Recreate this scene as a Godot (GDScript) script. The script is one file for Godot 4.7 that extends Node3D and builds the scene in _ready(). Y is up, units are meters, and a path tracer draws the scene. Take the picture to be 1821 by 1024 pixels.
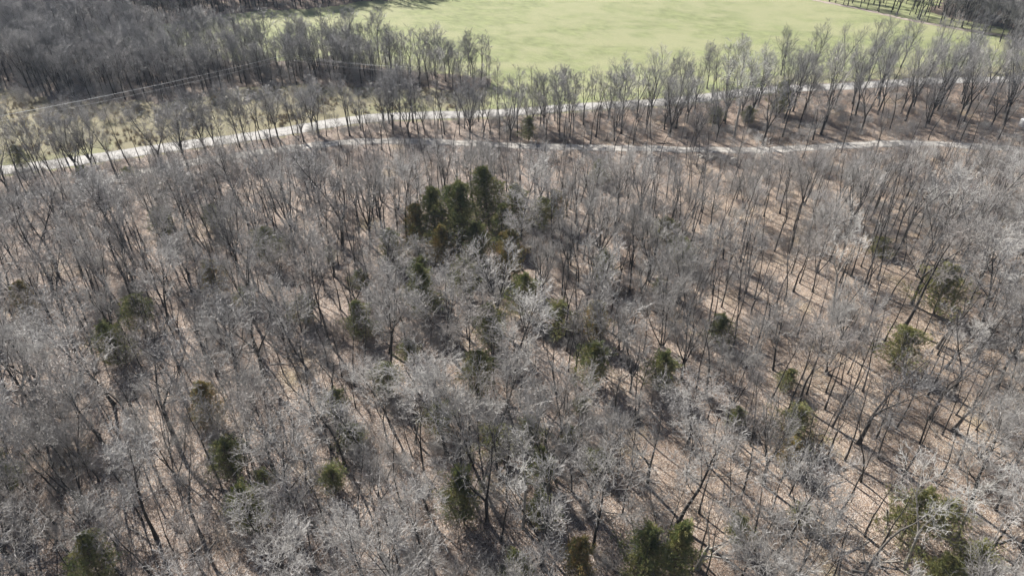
extends Node3D
# A bare winter wood seen from a drone: leaf-strewn floor, grey trees, some cedars, two pale roads and a meadow behind.

var rng := RandomNumberGenerator.new()
var lumps := FastNoiseLite.new()
var fine := FastNoiseLite.new()
var used_labels := {}
var names_used := {}
var M := {}
var seen_meshes := {}
const EYE := Vector3(0, 65, 0)
const PITCH := 35.5

# ------------------------------------------------------------------ helpers
class Buf:
	var v := PackedVector3Array()
	var n := PackedVector3Array()
	var c := PackedColorArray()
	var i := PackedInt32Array()
	var tint := Color.WHITE
	func tube(pts: PackedVector3Array, rs: PackedFloat32Array, sides: int) -> void:
		var m := pts.size()
		var side := Vector3.ZERO
		var start := v.size()
		for k in m:
			var t := (pts[mini(k + 1, m - 1)] - pts[maxi(k - 1, 0)]).normalized()
			if k == 0:
				side = t.cross(Vector3.RIGHT if absf(t.x) < 0.7 else Vector3.FORWARD).normalized()
			else:
				side = (side - t * side.dot(t)).normalized()
			var w := t.cross(side)
			if k == m - 1 and rs[k] <= 0.0:
				v.append(pts[k]); n.append(t); c.append(tint)
				for j in sides:
					var a := start + (k - 1) * sides
					i.append(a + j); i.append(v.size() - 1); i.append(a + (j + 1) % sides)
				return
			for j in sides:
				var ang := TAU * j / sides
				# side x w = t, so a growing angle runs counter-clockwise about t
				var d := side * cos(ang) + w * sin(ang)
				v.append(pts[k] + d * rs[k]); n.append(d); c.append(tint)
			if k > 0:
				var a0 := start + (k - 1) * sides
				var b0 := start + k * sides
				for j in sides:
					var j2 := (j + 1) % sides
					i.append(a0 + j); i.append(b0 + j); i.append(a0 + j2)
					i.append(a0 + j2); i.append(b0 + j); i.append(b0 + j2)
	func tri(a: Vector3, b: Vector3, d: Vector3, nn: Vector3) -> void:
		var s := v.size()
		v.append(a); v.append(b); v.append(d)
		for k in 3:
			n.append(nn); c.append(tint)
		if (b - a).cross(d - a).dot(nn) > 0.0:
			i.append(s); i.append(s + 2); i.append(s + 1)
		else:
			i.append(s); i.append(s + 1); i.append(s + 2)
	func quad(a: Vector3, b: Vector3, d: Vector3, e: Vector3, nn: Vector3) -> void:
		tri(a, b, d, nn); tri(a, d, e, nn)
	func box(at: Vector3, size: Vector3) -> void:
		var h := size / 2
		for ax in 3:
			for s in [-1.0, 1.0]:
				var nn := Vector3.ZERO; nn[ax] = s
				var u := Vector3.ZERO; u[(ax + 1) % 3] = h[(ax + 1) % 3]
				var w := Vector3.ZERO; w[(ax + 2) % 3] = h[(ax + 2) % 3]
				var o: Vector3 = at + nn * h[ax]
				quad(o - u - w, o + u - w, o + u + w, o - u + w, nn)
	func mesh(mat: Material, colors := false) -> ArrayMesh:
		var arr := []
		arr.resize(Mesh.ARRAY_MAX)
		arr[Mesh.ARRAY_VERTEX] = v
		arr[Mesh.ARRAY_NORMAL] = n
		if colors:
			arr[Mesh.ARRAY_COLOR] = c
		arr[Mesh.ARRAY_INDEX] = i
		var am := ArrayMesh.new()
		am.add_surface_from_arrays(Mesh.PRIMITIVE_TRIANGLES, arr)
		am.surface_set_material(0, mat)
		return am

func lin(r: float, g: float, b: float) -> Color:
	return Color(r, g, b).linear_to_srgb()

func mat(color: Color, rough := 0.8, vertex := false) -> StandardMaterial3D:
	var m := StandardMaterial3D.new()
	m.albedo_color = color
	m.roughness = rough
	m.vertex_color_use_as_albedo = vertex
	return m

func put(called: String, mesh: Mesh, parent: Node = self) -> MeshInstance3D:
	var o := MeshInstance3D.new()
	o.mesh = mesh
	seen_meshes[mesh] = true
	o.name = numbered(called) if parent == self else called
	parent.add_child(o, true)
	return o

func numbered(called: String) -> String:
	var k: int = names_used.get(called, 0)
	names_used[called] = k + 1
	return called if k == 0 else "%s_%03d" % [called, k]

func tag(o: Node, label: String, category: String, group := "") -> void:
	o.set_meta("label", label)
	o.set_meta("category", category)
	if group:
		o.set_meta("group", group)

func height(x: float, z: float) -> float:
	return 0.35 * sin(x * 0.045 + 1.0) * cos(z * 0.05) + 0.25 * sin(x * 0.11 - z * 0.07)

func on_ground(x: float, z: float, lift := 0.0) -> Vector3:
	return Vector3(x, height(x, z) + lift, z)

func wild(s: float) -> Vector3:
	return Vector3(rng.randf_range(-s, s), rng.randf_range(-s, s), rng.randf_range(-s, s))

# ------------------------------------------------------------------ trees
func walk(start: Vector3, dir: Vector3, length: float, segs: int, wig: float, up: float) -> PackedVector3Array:
	var out := PackedVector3Array([start])
	var d := dir.normalized()
	for k in segs:
		d = (d + wild(wig) + Vector3(0, up, 0)).normalized()
		out.append(out[k] + d * (length / segs))
	return out

func taper(count: int, r0: float, r1: float, bend := 0.9) -> PackedFloat32Array:
	var out := PackedFloat32Array()
	for k in count:
		out.append(lerpf(r0, r1, pow(float(k) / (count - 1), bend)))
	return out

func along(pts: PackedVector3Array, t: float) -> Vector3:
	var f := clampf(t, 0.0, 0.999) * (pts.size() - 1)
	return pts[int(f)].lerp(pts[int(f) + 1], f - int(f))

func heading(pts: PackedVector3Array, t: float) -> Vector3:
	var k := int(clampf(t, 0.0, 0.999) * (pts.size() - 1))
	return (pts[k + 1] - pts[k]).normalized()

func aside(dir: Vector3, angle: float, turn: float) -> Vector3:
	var s := dir.cross(Vector3.UP if absf(dir.y) < 0.9 else Vector3.RIGHT).normalized()
	return dir.rotated(s, angle).rotated(dir, turn)

# level 1 limb, 2 branch, 3 branchlet, 4 twig
func grow(bt: Buf, bc: Buf, start: Vector3, dir: Vector3, length: float, r: float, level: int, p: Dictionary) -> void:
	var last := level == 4
	var segs: int = [0, 6, 5, 3, 2][level]
	var wig: float = p.wig * [0.0, 0.5, 0.85, 1.1, 1.2][level]
	var pts := walk(start, dir, length, segs, wig, p.up * [0.0, 1.0, 0.9, 0.6, 0.4][level])
	var b: Buf = bt if level == 1 else bc
	var rs := taper(segs + 1, r, 0.0 if last else maxf(r * 0.3, 0.006))
	b.tube(pts, rs, 5 if level == 1 else (4 if level == 2 else 3))
	if last:
		return
	var kids: int = [0, p.branches, p.branchlets, p.twigs][level]
	kids = maxi(1, roundi(kids * rng.randf_range(0.75, 1.25) * clampf(length / [1.0, 3.5, 1.5, 0.8][level], 0.4, 1.3)))
	var turn := rng.randf() * TAU
	for k in kids:
		var t: float = lerpf(0.25, 1.0, (k + rng.randf()) / kids) if level < 3 else lerpf(0.1, 1.0, (k + rng.randf()) / kids)
		turn += 2.4 + rng.randf_range(-0.6, 0.6)
		var ang: float = rng.randf_range(0.45, 0.95) * p.open
		var l: float = length * [0.0, 0.55, 0.52, 0.6][level] * rng.randf_range(0.7, 1.25) * (1.15 - 0.5 * t)
		l = maxf(l, [0.0, 0.8, 0.45, 0.3][level])
		grow(bt, bc, along(pts, t), aside(heading(pts, t), ang, turn), l, maxf(lerpf(r, r * 0.3, t) * [0.0, 0.55, 0.55, 0.55][level], p.thin), level + 1, p)

func stem(bt: Buf, bc: Buf, start: Vector3, dir: Vector3, length: float, r: float, p: Dictionary, clear: float, foot: bool) -> void:
	var pts := walk(start, dir, length, 9, p.sway, 0.05)
	var rs := taper(10, r, r * 0.14, 0.8)
	if foot:
		pts.insert(0, start - Vector3(0, 0.4, 0))
		rs.insert(0, r * 1.7)
		rs[1] = r * 1.3
	bt.tube(pts, rs, 7)
	var turn := rng.randf() * TAU
	for k in p.limbs:
		var t: float = lerpf(clear, 0.97, (k + rng.randf() * 0.8) / p.limbs)
		turn += 2.4 + rng.randf_range(-0.5, 0.5)
		var shape: float = sin(PI * clampf((t - clear) / (1.0 - clear) * 0.72 + 0.22, 0, 1))
		var l: float = p.reach * length * (0.35 + 0.65 * shape) * rng.randf_range(0.75, 1.2)
		var ang: float = lerpf(p.ang, p.ang * 0.6, (t - clear) / (1.0 - clear)) * rng.randf_range(0.8, 1.2)
		grow(bt, bc, along(pts, t), aside(heading(pts, t), ang, turn), l, lerpf(r, r * 0.14, pow(t, 0.8)) * 0.6, 1, p)

func make_tree(seed: int, p: Dictionary) -> Array:
	rng.seed = seed
	var bt := Buf.new()
	var bc := Buf.new()
	var leaders: int = p.get("leaders", 1)
	if leaders == 1:
		stem(bt, bc, Vector3.ZERO, Vector3.UP + wild(0.06) * Vector3(1, 0, 1), p.h, p.r, p, p.clear, true)
	else:
		var fork: float = p.h * p.clear
		if fork > 0.5:
			var pts := walk(Vector3.ZERO, Vector3.UP + wild(0.05) * Vector3(1, 0, 1), fork, 4, p.sway * 0.5, 0.05)
			var rs := taper(5, p.r, p.r * 0.82)
			pts.insert(0, Vector3(0, -0.4, 0)); rs.insert(0, p.r * 1.7); rs[1] = p.r * 1.3
			bt.tube(pts, rs, 7)
			var t0 := rng.randf() * TAU
			for k in leaders:
				stem(bt, bc, pts[5] - Vector3(0, 0.1, 0), aside(Vector3.UP, p.spread * rng.randf_range(0.6, 1.2), t0 + TAU * k / leaders + rng.randf_range(-0.4, 0.4)), (p.h - fork) * rng.randf_range(0.85, 1.05), p.r * 0.62, p, 0.12, false)
		else:
			var t1 := rng.randf() * TAU
			for k in leaders:
				var a := t1 + TAU * k / leaders
				stem(bt, bc, Vector3(cos(a), 0, sin(a)) * p.r * 1.5, aside(Vector3.UP, p.spread * rng.randf_range(0.5, 1.2), a), p.h * rng.randf_range(0.75, 1.0), p.r * 0.7, p, 0.3, true)
	return [bt.mesh(p.bark), bc.mesh(p.twig), p]

func make_brush(seed: int, h: float, stems: int, twig: Material) -> Array:
	rng.seed = seed
	var bt := Buf.new()
	var bc := Buf.new()
	var p := {"wig": 0.28, "up": 0.03, "open": 1.1, "branches": 6, "branchlets": 6, "twigs": 5, "thin": 0.011}
	for k in stems:
		var a := rng.randf() * TAU
		grow(bt, bc, Vector3(cos(a), -0.05, sin(a)) * rng.randf_range(0.05, 0.5), aside(Vector3.UP, rng.randf_range(0.1, 0.75), a * 1.7), h * rng.randf_range(0.6, 1.1), 0.03, 1, p)
	return [bt.mesh(twig), bc.mesh(twig), p]

func make_cedar(seed: int, h: float, width: float, sprays: int, tones: Array, ragged: float) -> Array:
	rng.seed = seed
	var bt := Buf.new()
	var bc := Buf.new()
	var pts := walk(Vector3.ZERO, Vector3.UP + wild(0.05), h * 0.97, 8, 0.05, 0.1)
	bt.tube(pts, taper(9, 0.14, 0.01), 6)
	var bumps := FastNoiseLite.new()
	bumps.seed = seed
	bumps.frequency = 0.35
	for k in sprays:
		var t := pow(rng.randf(), 0.85)
		t = 0.06 + 0.94 * t
		var a := rng.randf() * TAU
		var prof := width * pow(1.0 - t, 0.5) * minf(1.0, 0.4 + t * 2.4)
		prof *= 1.0 + ragged * 2.0 * bumps.get_noise_3d(cos(a) * 2.2, t * h * 1.1, sin(a) * 2.2)
		var axis := along(pts, t)
		var out := Vector3(cos(a), 0, sin(a))
		var reach := prof * sqrt(rng.randf_range(0.12, 1.0))
		var at := axis + out * reach + Vector3(0, reach * 0.22, 0)
		if k % 7 == 0:
			bt.tube(PackedVector3Array([axis - Vector3(0, reach * 0.1, 0), axis.lerp(at, 0.5), at]), PackedFloat32Array([0.025, 0.015, 0.006]), 3)
		var dir := (out + Vector3(0, rng.randf_range(0.2, 1.3), 0) + wild(0.35)).normalized()
		var tone: Color = tones[rng.randi() % tones.size()]
		var patch := bumps.get_noise_3d(at.x * 1.5 + 40, at.y * 1.5, at.z * 1.5)
		if patch > 0.25:
			tone = tones[tones.size() - 1]
		bc.tint = tone * rng.randf_range(1.0, 1.75)
		for j in 12:
			var d := (dir + wild(0.7)).normalized()
			var l := rng.randf_range(0.10, 0.24)
			var w := d.cross(wild(1.0)).normalized() * rng.randf_range(0.012, 0.026)
			var o := at + wild(0.1)
			bc.tri(o - w, o + w, o + d * l, (w.cross(d)).normalized())
	return [bt.mesh(M.cedar_bark), bc.mesh(M.needles, true), {}]

# one thing, from a prototype's two meshes
func plant(called: String, proto: Array, at: Vector3, turn: float, size: Vector3, tilt := 0.0, tilt_to := 0.0) -> Node3D:
	var o: Node3D
	if proto.size() > 3:
		o = proto[3].duplicate()
		o.name = numbered(called)
		add_child(o)
	else:
		o = Node3D.new()
		o.name = numbered(called)
		add_child(o)
		put("trunk" if called != "brush" else "stems", proto[0], o)
		put("crown" if called != "brush" else "twigs", proto[1], o)
		proto.append(o)
	o.transform = Transform3D(Basis(Vector3(sin(tilt_to), 0, cos(tilt_to)), tilt) * Basis(Vector3.UP, turn) * Basis.from_scale(size), at)
	return o

# where a point shows in the photograph, in percent; used only for wording the labels
func percent(at: Vector3) -> Vector2:
	var d := at - EYE
	var a := deg_to_rad(PITCH)
	var f := -d.y * sin(a) - d.z * cos(a)
	var u := d.y * cos(a) - d.z * sin(a)
	var s := 0.5 / tan(deg_to_rad(45.7 / 2))
	return Vector2(50.0 + 100.0 * d.x / f * s / 1.7783, 50.0 - 100.0 * u / f * s)

var landmarks := []   # [phrase, position]

func place_words(at: Vector3, h: float) -> String:
	var here := percent(at + Vector3(0, h * 0.6, 0))
	var near := ""
	var best := 9.0
	for l in landmarks:
		var d: float = Vector2(at.x - l[1].x, at.z - l[1].z).length()
		if d < best and d > 0.5:
			best = d
			var side := "beside"
			if absf(at.x - l[1].x) > absf(at.z - l[1].z):
				side = "left of" if at.x < l[1].x else "right of"
			else:
				side = "behind" if at.z < l[1].z else "in front of"
			near = "%s %s, " % [side, l[0]]
	if near == "":
		near = zone_words(at.x, at.z)
	return near + "%s across, %s down" % [share_words(here.x), share_words(here.y)]

func share_words(p: float) -> String:
	if p < 0.5: return "edge"
	var k := clampi(roundi(p), 1, 99)
	var ones := ["", "one", "two", "three", "four", "five", "six", "seven", "eight", "nine", "ten", "eleven", "twelve", "thirteen", "fourteen", "fifteen", "sixteen", "seventeen", "eighteen", "nineteen"]
	if k < 20: return ones[k] + "-percent"
	var tens: String = ["", "", "twenty", "thirty", "forty", "fifty", "sixty", "seventy", "eighty", "ninety"][k / 10]
	return (tens + ("-" + ones[k % 10] if k % 10 else "")) + "-percent"

func zone_words(x: float, z: float) -> String:
	if z < -195 and x < 0: return "in the far wood, "
	if z < road_z(x) - 3: return "behind the pale road, "
	if z < lane_z(x) - 1: return "between road and lane, "
	if z < lane_z(x) + 9: return "just below the lane, "
	if open_slope(x, z): return "on the leafy open slope, "
	return "in the grey wood, "

func unique(text: String, at: Vector3, h: float) -> String:
	var label := text + " " + place_words(at, h)
	if used_labels.has(label):
		for more in ["taller", "shorter", "nearer", "farther", "thinner", "denser"]:
			if not used_labels.has(more + " " + label):
				label = more + " " + label
				break
	used_labels[label] = true
	return label

# ------------------------------------------------------------------ lie of the land
var road_pts := PackedVector2Array([Vector2(-175, -108), Vector2(-140, -122), Vector2(-118, -131.5), Vector2(-104.5, -136.9), Vector2(-93, -141.3), Vector2(-78, -146.8), Vector2(-66.5, -151.8), Vector2(-54.4, -157.4), Vector2(-41.5, -162.3), Vector2(-29.5, -165.2), Vector2(-15, -167.5), Vector2(0, -169.5), Vector2(15, -171.8), Vector2(30, -174.6), Vector2(46, -178), Vector2(65, -182.5), Vector2(82.5, -186), Vector2(100, -189.2), Vector2(123, -192.6), Vector2(141, -195), Vector2(180, -199), Vector2(260, -205)])
var lane_pts := PackedVector2Array([Vector2(-140, -98), Vector2(-110, -116), Vector2(-95, -125), Vector2(-84.5, -131.2), Vector2(-74, -136.8), Vector2(-66.5, -141), Vector2(-52, -147.3), Vector2(-39, -150.2), Vector2(-27, -150.1), Vector2(-14, -149), Vector2(0, -148.1), Vector2(13, -146.9), Vector2(26, -145.6), Vector2(39, -144.8), Vector2(50, -145.1), Vector2(64, -146.8), Vector2(78, -148.2), Vector2(92, -149), Vector2(104.5, -148.2), Vector2(117.5, -146.2), Vector2(145, -139), Vector2(200, -120)])

func line_z(pts: PackedVector2Array, x: float) -> float:
	for k in pts.size() - 1:
		if x <= pts[k + 1].x:
			return lerpf(pts[k].y, pts[k + 1].y, clampf((x - pts[k].x) / (pts[k + 1].x - pts[k].x), -3, 1))
	return pts[pts.size() - 1].y

func road_z(x: float) -> float:
	return line_z(road_pts, x)

func lane_z(x: float) -> float:
	return line_z(lane_pts, x)

func inside(x: float, z: float, poly: PackedVector2Array) -> bool:
	return Geometry2D.is_point_in_polygon(Vector2(x, z), poly)

var slope_poly := PackedVector2Array([Vector2(32, -132), Vector2(58, -128), Vector2(84, -124), Vector2(72, -92), Vector2(58, -70), Vector2(62, -44), Vector2(50, -36), Vector2(14, -36), Vector2(24, -58), Vector2(29, -78)])
var far_wood := PackedVector2Array([Vector2(-300, -185), Vector2(-146, -190), Vector2(-120, -177), Vector2(-106, -176.5), Vector2(-92, -175), Vector2(-76, -187), Vector2(-61, -188), Vector2(-46, -187), Vector2(-30, -186), Vector2(-17, -187), Vector2(-5, -188), Vector2(-7, -196), Vector2(-28, -202), Vector2(-52, -210), Vector2(-72, -211), Vector2(-88, -213), Vector2(-108, -218), Vector2(-121, -224), Vector2(-150, -246), Vector2(-300, -310)])
var back_wood := PackedVector2Array([Vector2(-300, -262), Vector2(-150, -246), Vector2(-132, -250), Vector2(-110, -263), Vector2(-98, -271), Vector2(-76, -278), Vector2(-60, -285), Vector2(-40, -292), Vector2(-20, -310), Vector2(-20, -345), Vector2(-300, -345)])
var right_wood := PackedVector2Array([Vector2(160, -224), Vector2(186, -209), Vector2(300, -209), Vector2(300, -345), Vector2(206, -345), Vector2(176, -292), Vector2(158, -272), Vector2(160, -262), Vector2(176, -247)])
var fence_line := PackedVector2Array([Vector2(96, -330), Vector2(119.4, -290), Vector2(133.3, -274.6), Vector2(141.5, -259.7), Vector2(153.3, -246.9), Vector2(171.5, -234.5), Vector2(200, -222)])

func open_slope(x: float, z: float) -> bool:
	return inside(x, z, slope_poly)

func off_line(x: float, z: float, pts: PackedVector2Array) -> float:
	var best := 1e9
	for k in pts.size() - 1:
		best = minf(best, Geometry2D.get_closest_point_to_segment(Vector2(x, z), pts[k], pts[k + 1]).distance_to(Vector2(x, z)))
	return best

# 0 litter, 1 meadow, 2 rough verge
func zone(x: float, z: float) -> int:
	var jag := lumps.get_noise_2d(x * 6, z * 6) * 2.5
	var rz := road_z(x)
	if z > rz - 3.2 - absf(jag) * 0.3:
		if z < rz + 3.5 and x < 70: return 2
		return 0
	if inside(x + jag, z + jag, far_wood) or inside(x + jag, z + jag, back_wood) or inside(x + jag, z + jag, right_wood):
		return 0
	if x < -6 and z > -196: return 2
	if x > 70 and z > rz - 12: return 2
	return 1

func ground_color(x: float, z: float, kind: int) -> Color:
	var a := lumps.get_noise_2d(x, z)
	var b := fine.get_noise_2d(x, z)
	if kind == 1:
		var g := Color(0.305, 0.318, 0.182)
		var dry := Color(0.405, 0.387, 0.27)
		var k := clampf(0.45 + a * 0.6 + lumps.get_noise_2d(x * 0.6 + 300, z * 2.2) * 0.9 + b * 1.0 + lumps.get_noise_2d(x * 3.0, z * 7.0) * 0.5, 0, 1)
		g *= 1.0 + 0.4 * fine.get_noise_2d(x * 4.0, z * 6.0) + 0.15 * fine.get_noise_2d(x * 1.2 + 50, z * 3.0)
		return g.lerp(dry, k)
	if kind == 2:
		var tan := clampf((-x - 10.0) / 30.0 + a + b * 0.6, 0, 0.9)
		var c := Color(0.31, 0.295, 0.195).lerp(Color(0.33, 0.29, 0.225), clampf(0.6 + a * 1.4 + b * 0.8, 0, 1))
		c = c.lerp(Color(0.30, 0.25, 0.20), tan)
		if x < -92:
			c = c.lerp(Color(0.31, 0.32, 0.18), clampf((z + 150) * 0.08 + a, 0, 0.4))
			c = c.lerp(Color(0.34, 0.275, 0.225), clampf((-z - 160) * 0.08 + b, 0, 1))
		return c
	var l := Color(0.56, 0.535, 0.508).lerp(Color(0.59, 0.55, 0.485), clampf(x / 60.0 + a, 0, 1))
	l = l.lerp(Color(0.22, 0.19, 0.17), clampf(b * 1.2 + 0.12 + a * 0.6, 0, 0.8))
	l = l.lerp(Color(0.36, 0.31, 0.27), clampf((-z - 148) * 0.04, 0, 0.6) * clampf(x / 40.0, 0, 1))
	l = l.lerp(Color(0.42, 0.40, 0.22), clampf(fine.get_noise_2d(x + 90, z - 40) * 1.3 - 0.45, 0, 0.6))
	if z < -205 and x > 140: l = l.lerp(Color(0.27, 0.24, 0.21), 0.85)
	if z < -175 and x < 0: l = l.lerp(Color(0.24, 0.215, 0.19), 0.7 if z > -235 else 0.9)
	return l

func litter_texture(count: int, long: float, wide: float, tones: Array, base: Color, seed: int) -> ImageTexture:
	rng.seed = seed
	var s := 1024
	var im := Image.create(s, s, false, Image.FORMAT_RGB8)
	im.fill(base)
	for k in count:
		var cx := rng.randi() % s
		var cy := rng.randi() % s
		var a := rng.randf() * PI
		var l := long * rng.randf_range(0.6, 1.2)
		var w := wide * rng.randf_range(0.6, 1.2)
		var col: Color = tones[rng.randi() % tones.size()] * rng.randf_range(0.85, 1.1)
		var ca := cos(a)
		var sa := sin(a)
		var e := int(l) + 1
		for y in range(-e, e + 1):
			for x in range(-e, e + 1):
				var u := (x * ca + y * sa) / l
				var v := (y * ca - x * sa) / w
				if u * u + v * v < 1.0:
					im.set_pixel(posmod(cx + x, s), posmod(cy + y, s), col)
	return ImageTexture.create_from_image(im)

func ribbon(pts: PackedVector2Array, wide: float, lift: float, material: Material, x0: float, x1: float, from := -0.5, to := 0.5, ragged := 0.0) -> ArrayMesh:
	var b := Buf.new()
	var x := x0
	var before := []
	var wear := [0.78, 0.98, 1.05, 0.92, 0.92, 1.05, 0.98, 0.78] if wide > 4.0 else [0.7, 0.95, 1.05, 0.8, 0.8, 1.05, 0.95, 0.7]
	while x <= x1:
		var z := line_z(pts, x)
		# smooth the kinks of the polyline
		z = (line_z(pts, x - 5) + line_z(pts, x - 2.5) + z + line_z(pts, x + 2.5) + line_z(pts, x + 5)) / 5.0
		var dz := (line_z(pts, x + 6) - line_z(pts, x - 6)) / 12.0
		var side := Vector2(-dz, 1).normalized()
		var row := []
		var e0 := from * wide + ragged * fine.get_noise_2d(x * 2.3, 7)
		var e1 := to * wide + ragged * fine.get_noise_2d(x * 2.3, 91)
		for k in 9:
			var f := lerpf(e0, e1, k / 8.0)
			var crown := 0.05 * (1.0 - pow(k / 4.0 - 1.0, 2.0))
			row.append(on_ground(x + side.x * f, z + side.y * f, lift + crown))
		if before.size():
			for k in 8:
				# worn wheel tracks are paler than the crown and the shoulders
				b.tint = Color.WHITE * (wear[k] * (1.0 + 0.22 * fine.get_noise_2d(x * 3.0, k * 13.0) + 0.15 * lumps.get_noise_2d(x * 5.0, 60.0)))
				b.quad(before[k], row[k], row[k + 1], before[k + 1], Vector3.UP)
		before = row
		x += 1.5
	return b.mesh(material, true)

# ------------------------------------------------------------------ the scene
func _ready() -> void:
	var cam := Camera3D.new()
	cam.name = "camera"
	cam.position = EYE
	cam.rotation_degrees = Vector3(-PITCH, 0, 0)
	cam.fov = 45.7
	cam.near = 0.5
	cam.far = 3000
	add_child(cam)
	var sky_mat := ProceduralSkyMaterial.new()
	sky_mat.sky_top_color = Color(0.40, 0.50, 0.67)
	sky_mat.sky_horizon_color = Color(0.72, 0.79, 0.86)
	sky_mat.sky_curve = 0.12
	sky_mat.ground_bottom_color = Color(0.35, 0.33, 0.28)
	sky_mat.ground_horizon_color = Color(0.6, 0.62, 0.6)
	var sky := Sky.new()
	sky.sky_material = sky_mat
	var env := Environment.new()
	env.background_mode = Environment.BG_SKY
	env.sky = sky
	env.background_energy_multiplier = 0.27
	env.tonemap_mode = Environment.TONE_MAPPER_LINEAR
	env.tonemap_exposure = 2.3
	env.sdfgi_enabled = true
	env.ssao_enabled = true
	env.ssil_enabled = true
	env.fog_enabled = true
	env.fog_light_color = Color(0.80, 0.86, 0.93)
	env.fog_density = 0.00014
	var we := WorldEnvironment.new()
	we.name = "environment"
	we.environment = env
	add_child(we)
	var sun := DirectionalLight3D.new()
	sun.name = "sun"
	sun.light_energy = 1.6
	sun.light_color = Color(1.0, 0.98, 0.953)
	sun.light_angular_distance = 0.5
	sun.shadow_enabled = true
	add_child(sun)
	var az := deg_to_rad(36.6)
	var el := deg_to_rad(40.0)
	sun.look_at_from_position(Vector3(-sin(az) * cos(el), sin(el), -cos(az) * cos(el)) * 100.0, Vector3.ZERO)

	lumps.seed = 4
	lumps.frequency = 0.02
	lumps.fractal_octaves = 4
	fine.seed = 9
	fine.frequency = 0.09
	fine.fractal_octaves = 3
	materials()
	land()
	trees()
	things()


func materials() -> void:
	var litter := litter_texture(42000, 5, 2.6, [Color(0.93, 0.89, 0.86), Color(0.82, 0.76, 0.71), Color(0.99, 0.97, 0.95), Color(0.66, 0.57, 0.51), Color(0.88, 0.79, 0.70), Color(0.5, 0.43, 0.39)], Color(0.45, 0.39, 0.35), 21)
	var blades := litter_texture(14000, 7, 2.0, [Color(0.9, 0.92, 0.82), Color(0.8, 0.85, 0.7), Color(0.98, 0.96, 0.88), Color(0.7, 0.76, 0.6)], Color(0.78, 0.8, 0.7), 22)
	M.litter = mat(Color.WHITE, 0.95, true)
	M.meadow = mat(Color.WHITE, 0.95, true)
	M.litter.albedo_texture = litter
	M.meadow.albedo_texture = blades
	for k in ["litter", "meadow"]:
		var m: StandardMaterial3D = M[k]
		m.uv1_triplanar = true
		m.uv1_world_triplanar = true
		m.uv1_scale = Vector3.ONE * (0.075 if k == "litter" else 0.06)
		m.heightmap_enabled = true
		m.heightmap_texture = m.albedo_texture
		m.heightmap_scale = 5.0 if k == "litter" else 8.0
	var grit := NoiseTexture2D.new()
	grit.width = 512; grit.height = 512; grit.seamless = true
	var gn := FastNoiseLite.new()
	gn.frequency = 0.03; gn.fractal_octaves = 5; gn.seed = 3
	grit.noise = gn
	var ramp := Gradient.new()
	ramp.set_color(0, Color(0.78, 0.77, 0.75)); ramp.set_color(1, Color(1, 1, 1))
	grit.color_ramp = ramp
	M.road = mat(lin(0.46, 0.45, 0.435), 0.9, true)
	M.lane = mat(lin(0.50, 0.475, 0.44), 0.95, true)
	M.dirt = mat(lin(0.40, 0.34, 0.29), 0.95)
	for k in ["road", "lane", "dirt"]:
		M[k].albedo_texture = grit
		M[k].uv1_triplanar = true
		M[k].uv1_world_triplanar = true
		M[k].uv1_scale = Vector3.ONE * 0.11
	var bark := NoiseTexture2D.new()
	bark.width = 256; bark.height = 256; bark.seamless = true
	var bn := FastNoiseLite.new()
	bn.frequency = 0.05; bn.fractal_octaves = 4; bn.seed = 13
	bark.noise = bn
	var br := Gradient.new()
	br.set_color(0, Color(0.5, 0.49, 0.47)); br.set_color(1, Color(1, 1, 1))
	bark.color_ramp = br
	M.bark = mat(lin(0.07, 0.064, 0.058), 0.95)
	M.bark_grey = mat(lin(0.24, 0.225, 0.205), 0.85)
	M.bark_white = mat(lin(0.62, 0.60, 0.55), 0.7)
	M.cedar_bark = mat(lin(0.14, 0.10, 0.08), 0.9)
	M.wood = mat(lin(0.5, 0.46, 0.41), 0.8)
	for k in ["bark", "bark_grey", "bark_white", "cedar_bark", "wood"]:
		M[k].albedo_texture = bark
		M[k].uv1_triplanar = true
		M[k].uv1_scale = Vector3(2.2, 0.7, 2.2)
	M.twig_pale = mat(lin(0.43, 0.413, 0.39), 0.4)
	M.twig_grey = mat(lin(0.285, 0.272, 0.255), 0.4)
	M.twig_tan = mat(lin(0.27, 0.245, 0.222), 0.4)
	M.twig_dark = mat(lin(0.18, 0.176, 0.176), 0.4)
	M.twig_pink = mat(lin(0.22, 0.198, 0.19), 0.4)
	M.twig_far = mat(lin(0.185, 0.178, 0.175), 0.4)
	M.twig_dusk = mat(lin(0.155, 0.149, 0.145), 0.4)
	M.twig_white = mat(lin(0.62, 0.605, 0.57), 0.4)
	for k in M.keys():
		if String(k).begins_with("twig"):
			M[k].metallic_specular = 0.7
	M.needles = mat(Color.WHITE, 0.75, true)
	M.needles.backlight_enabled = true
	M.needles.backlight = Color(0.35, 0.38, 0.2)

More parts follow.
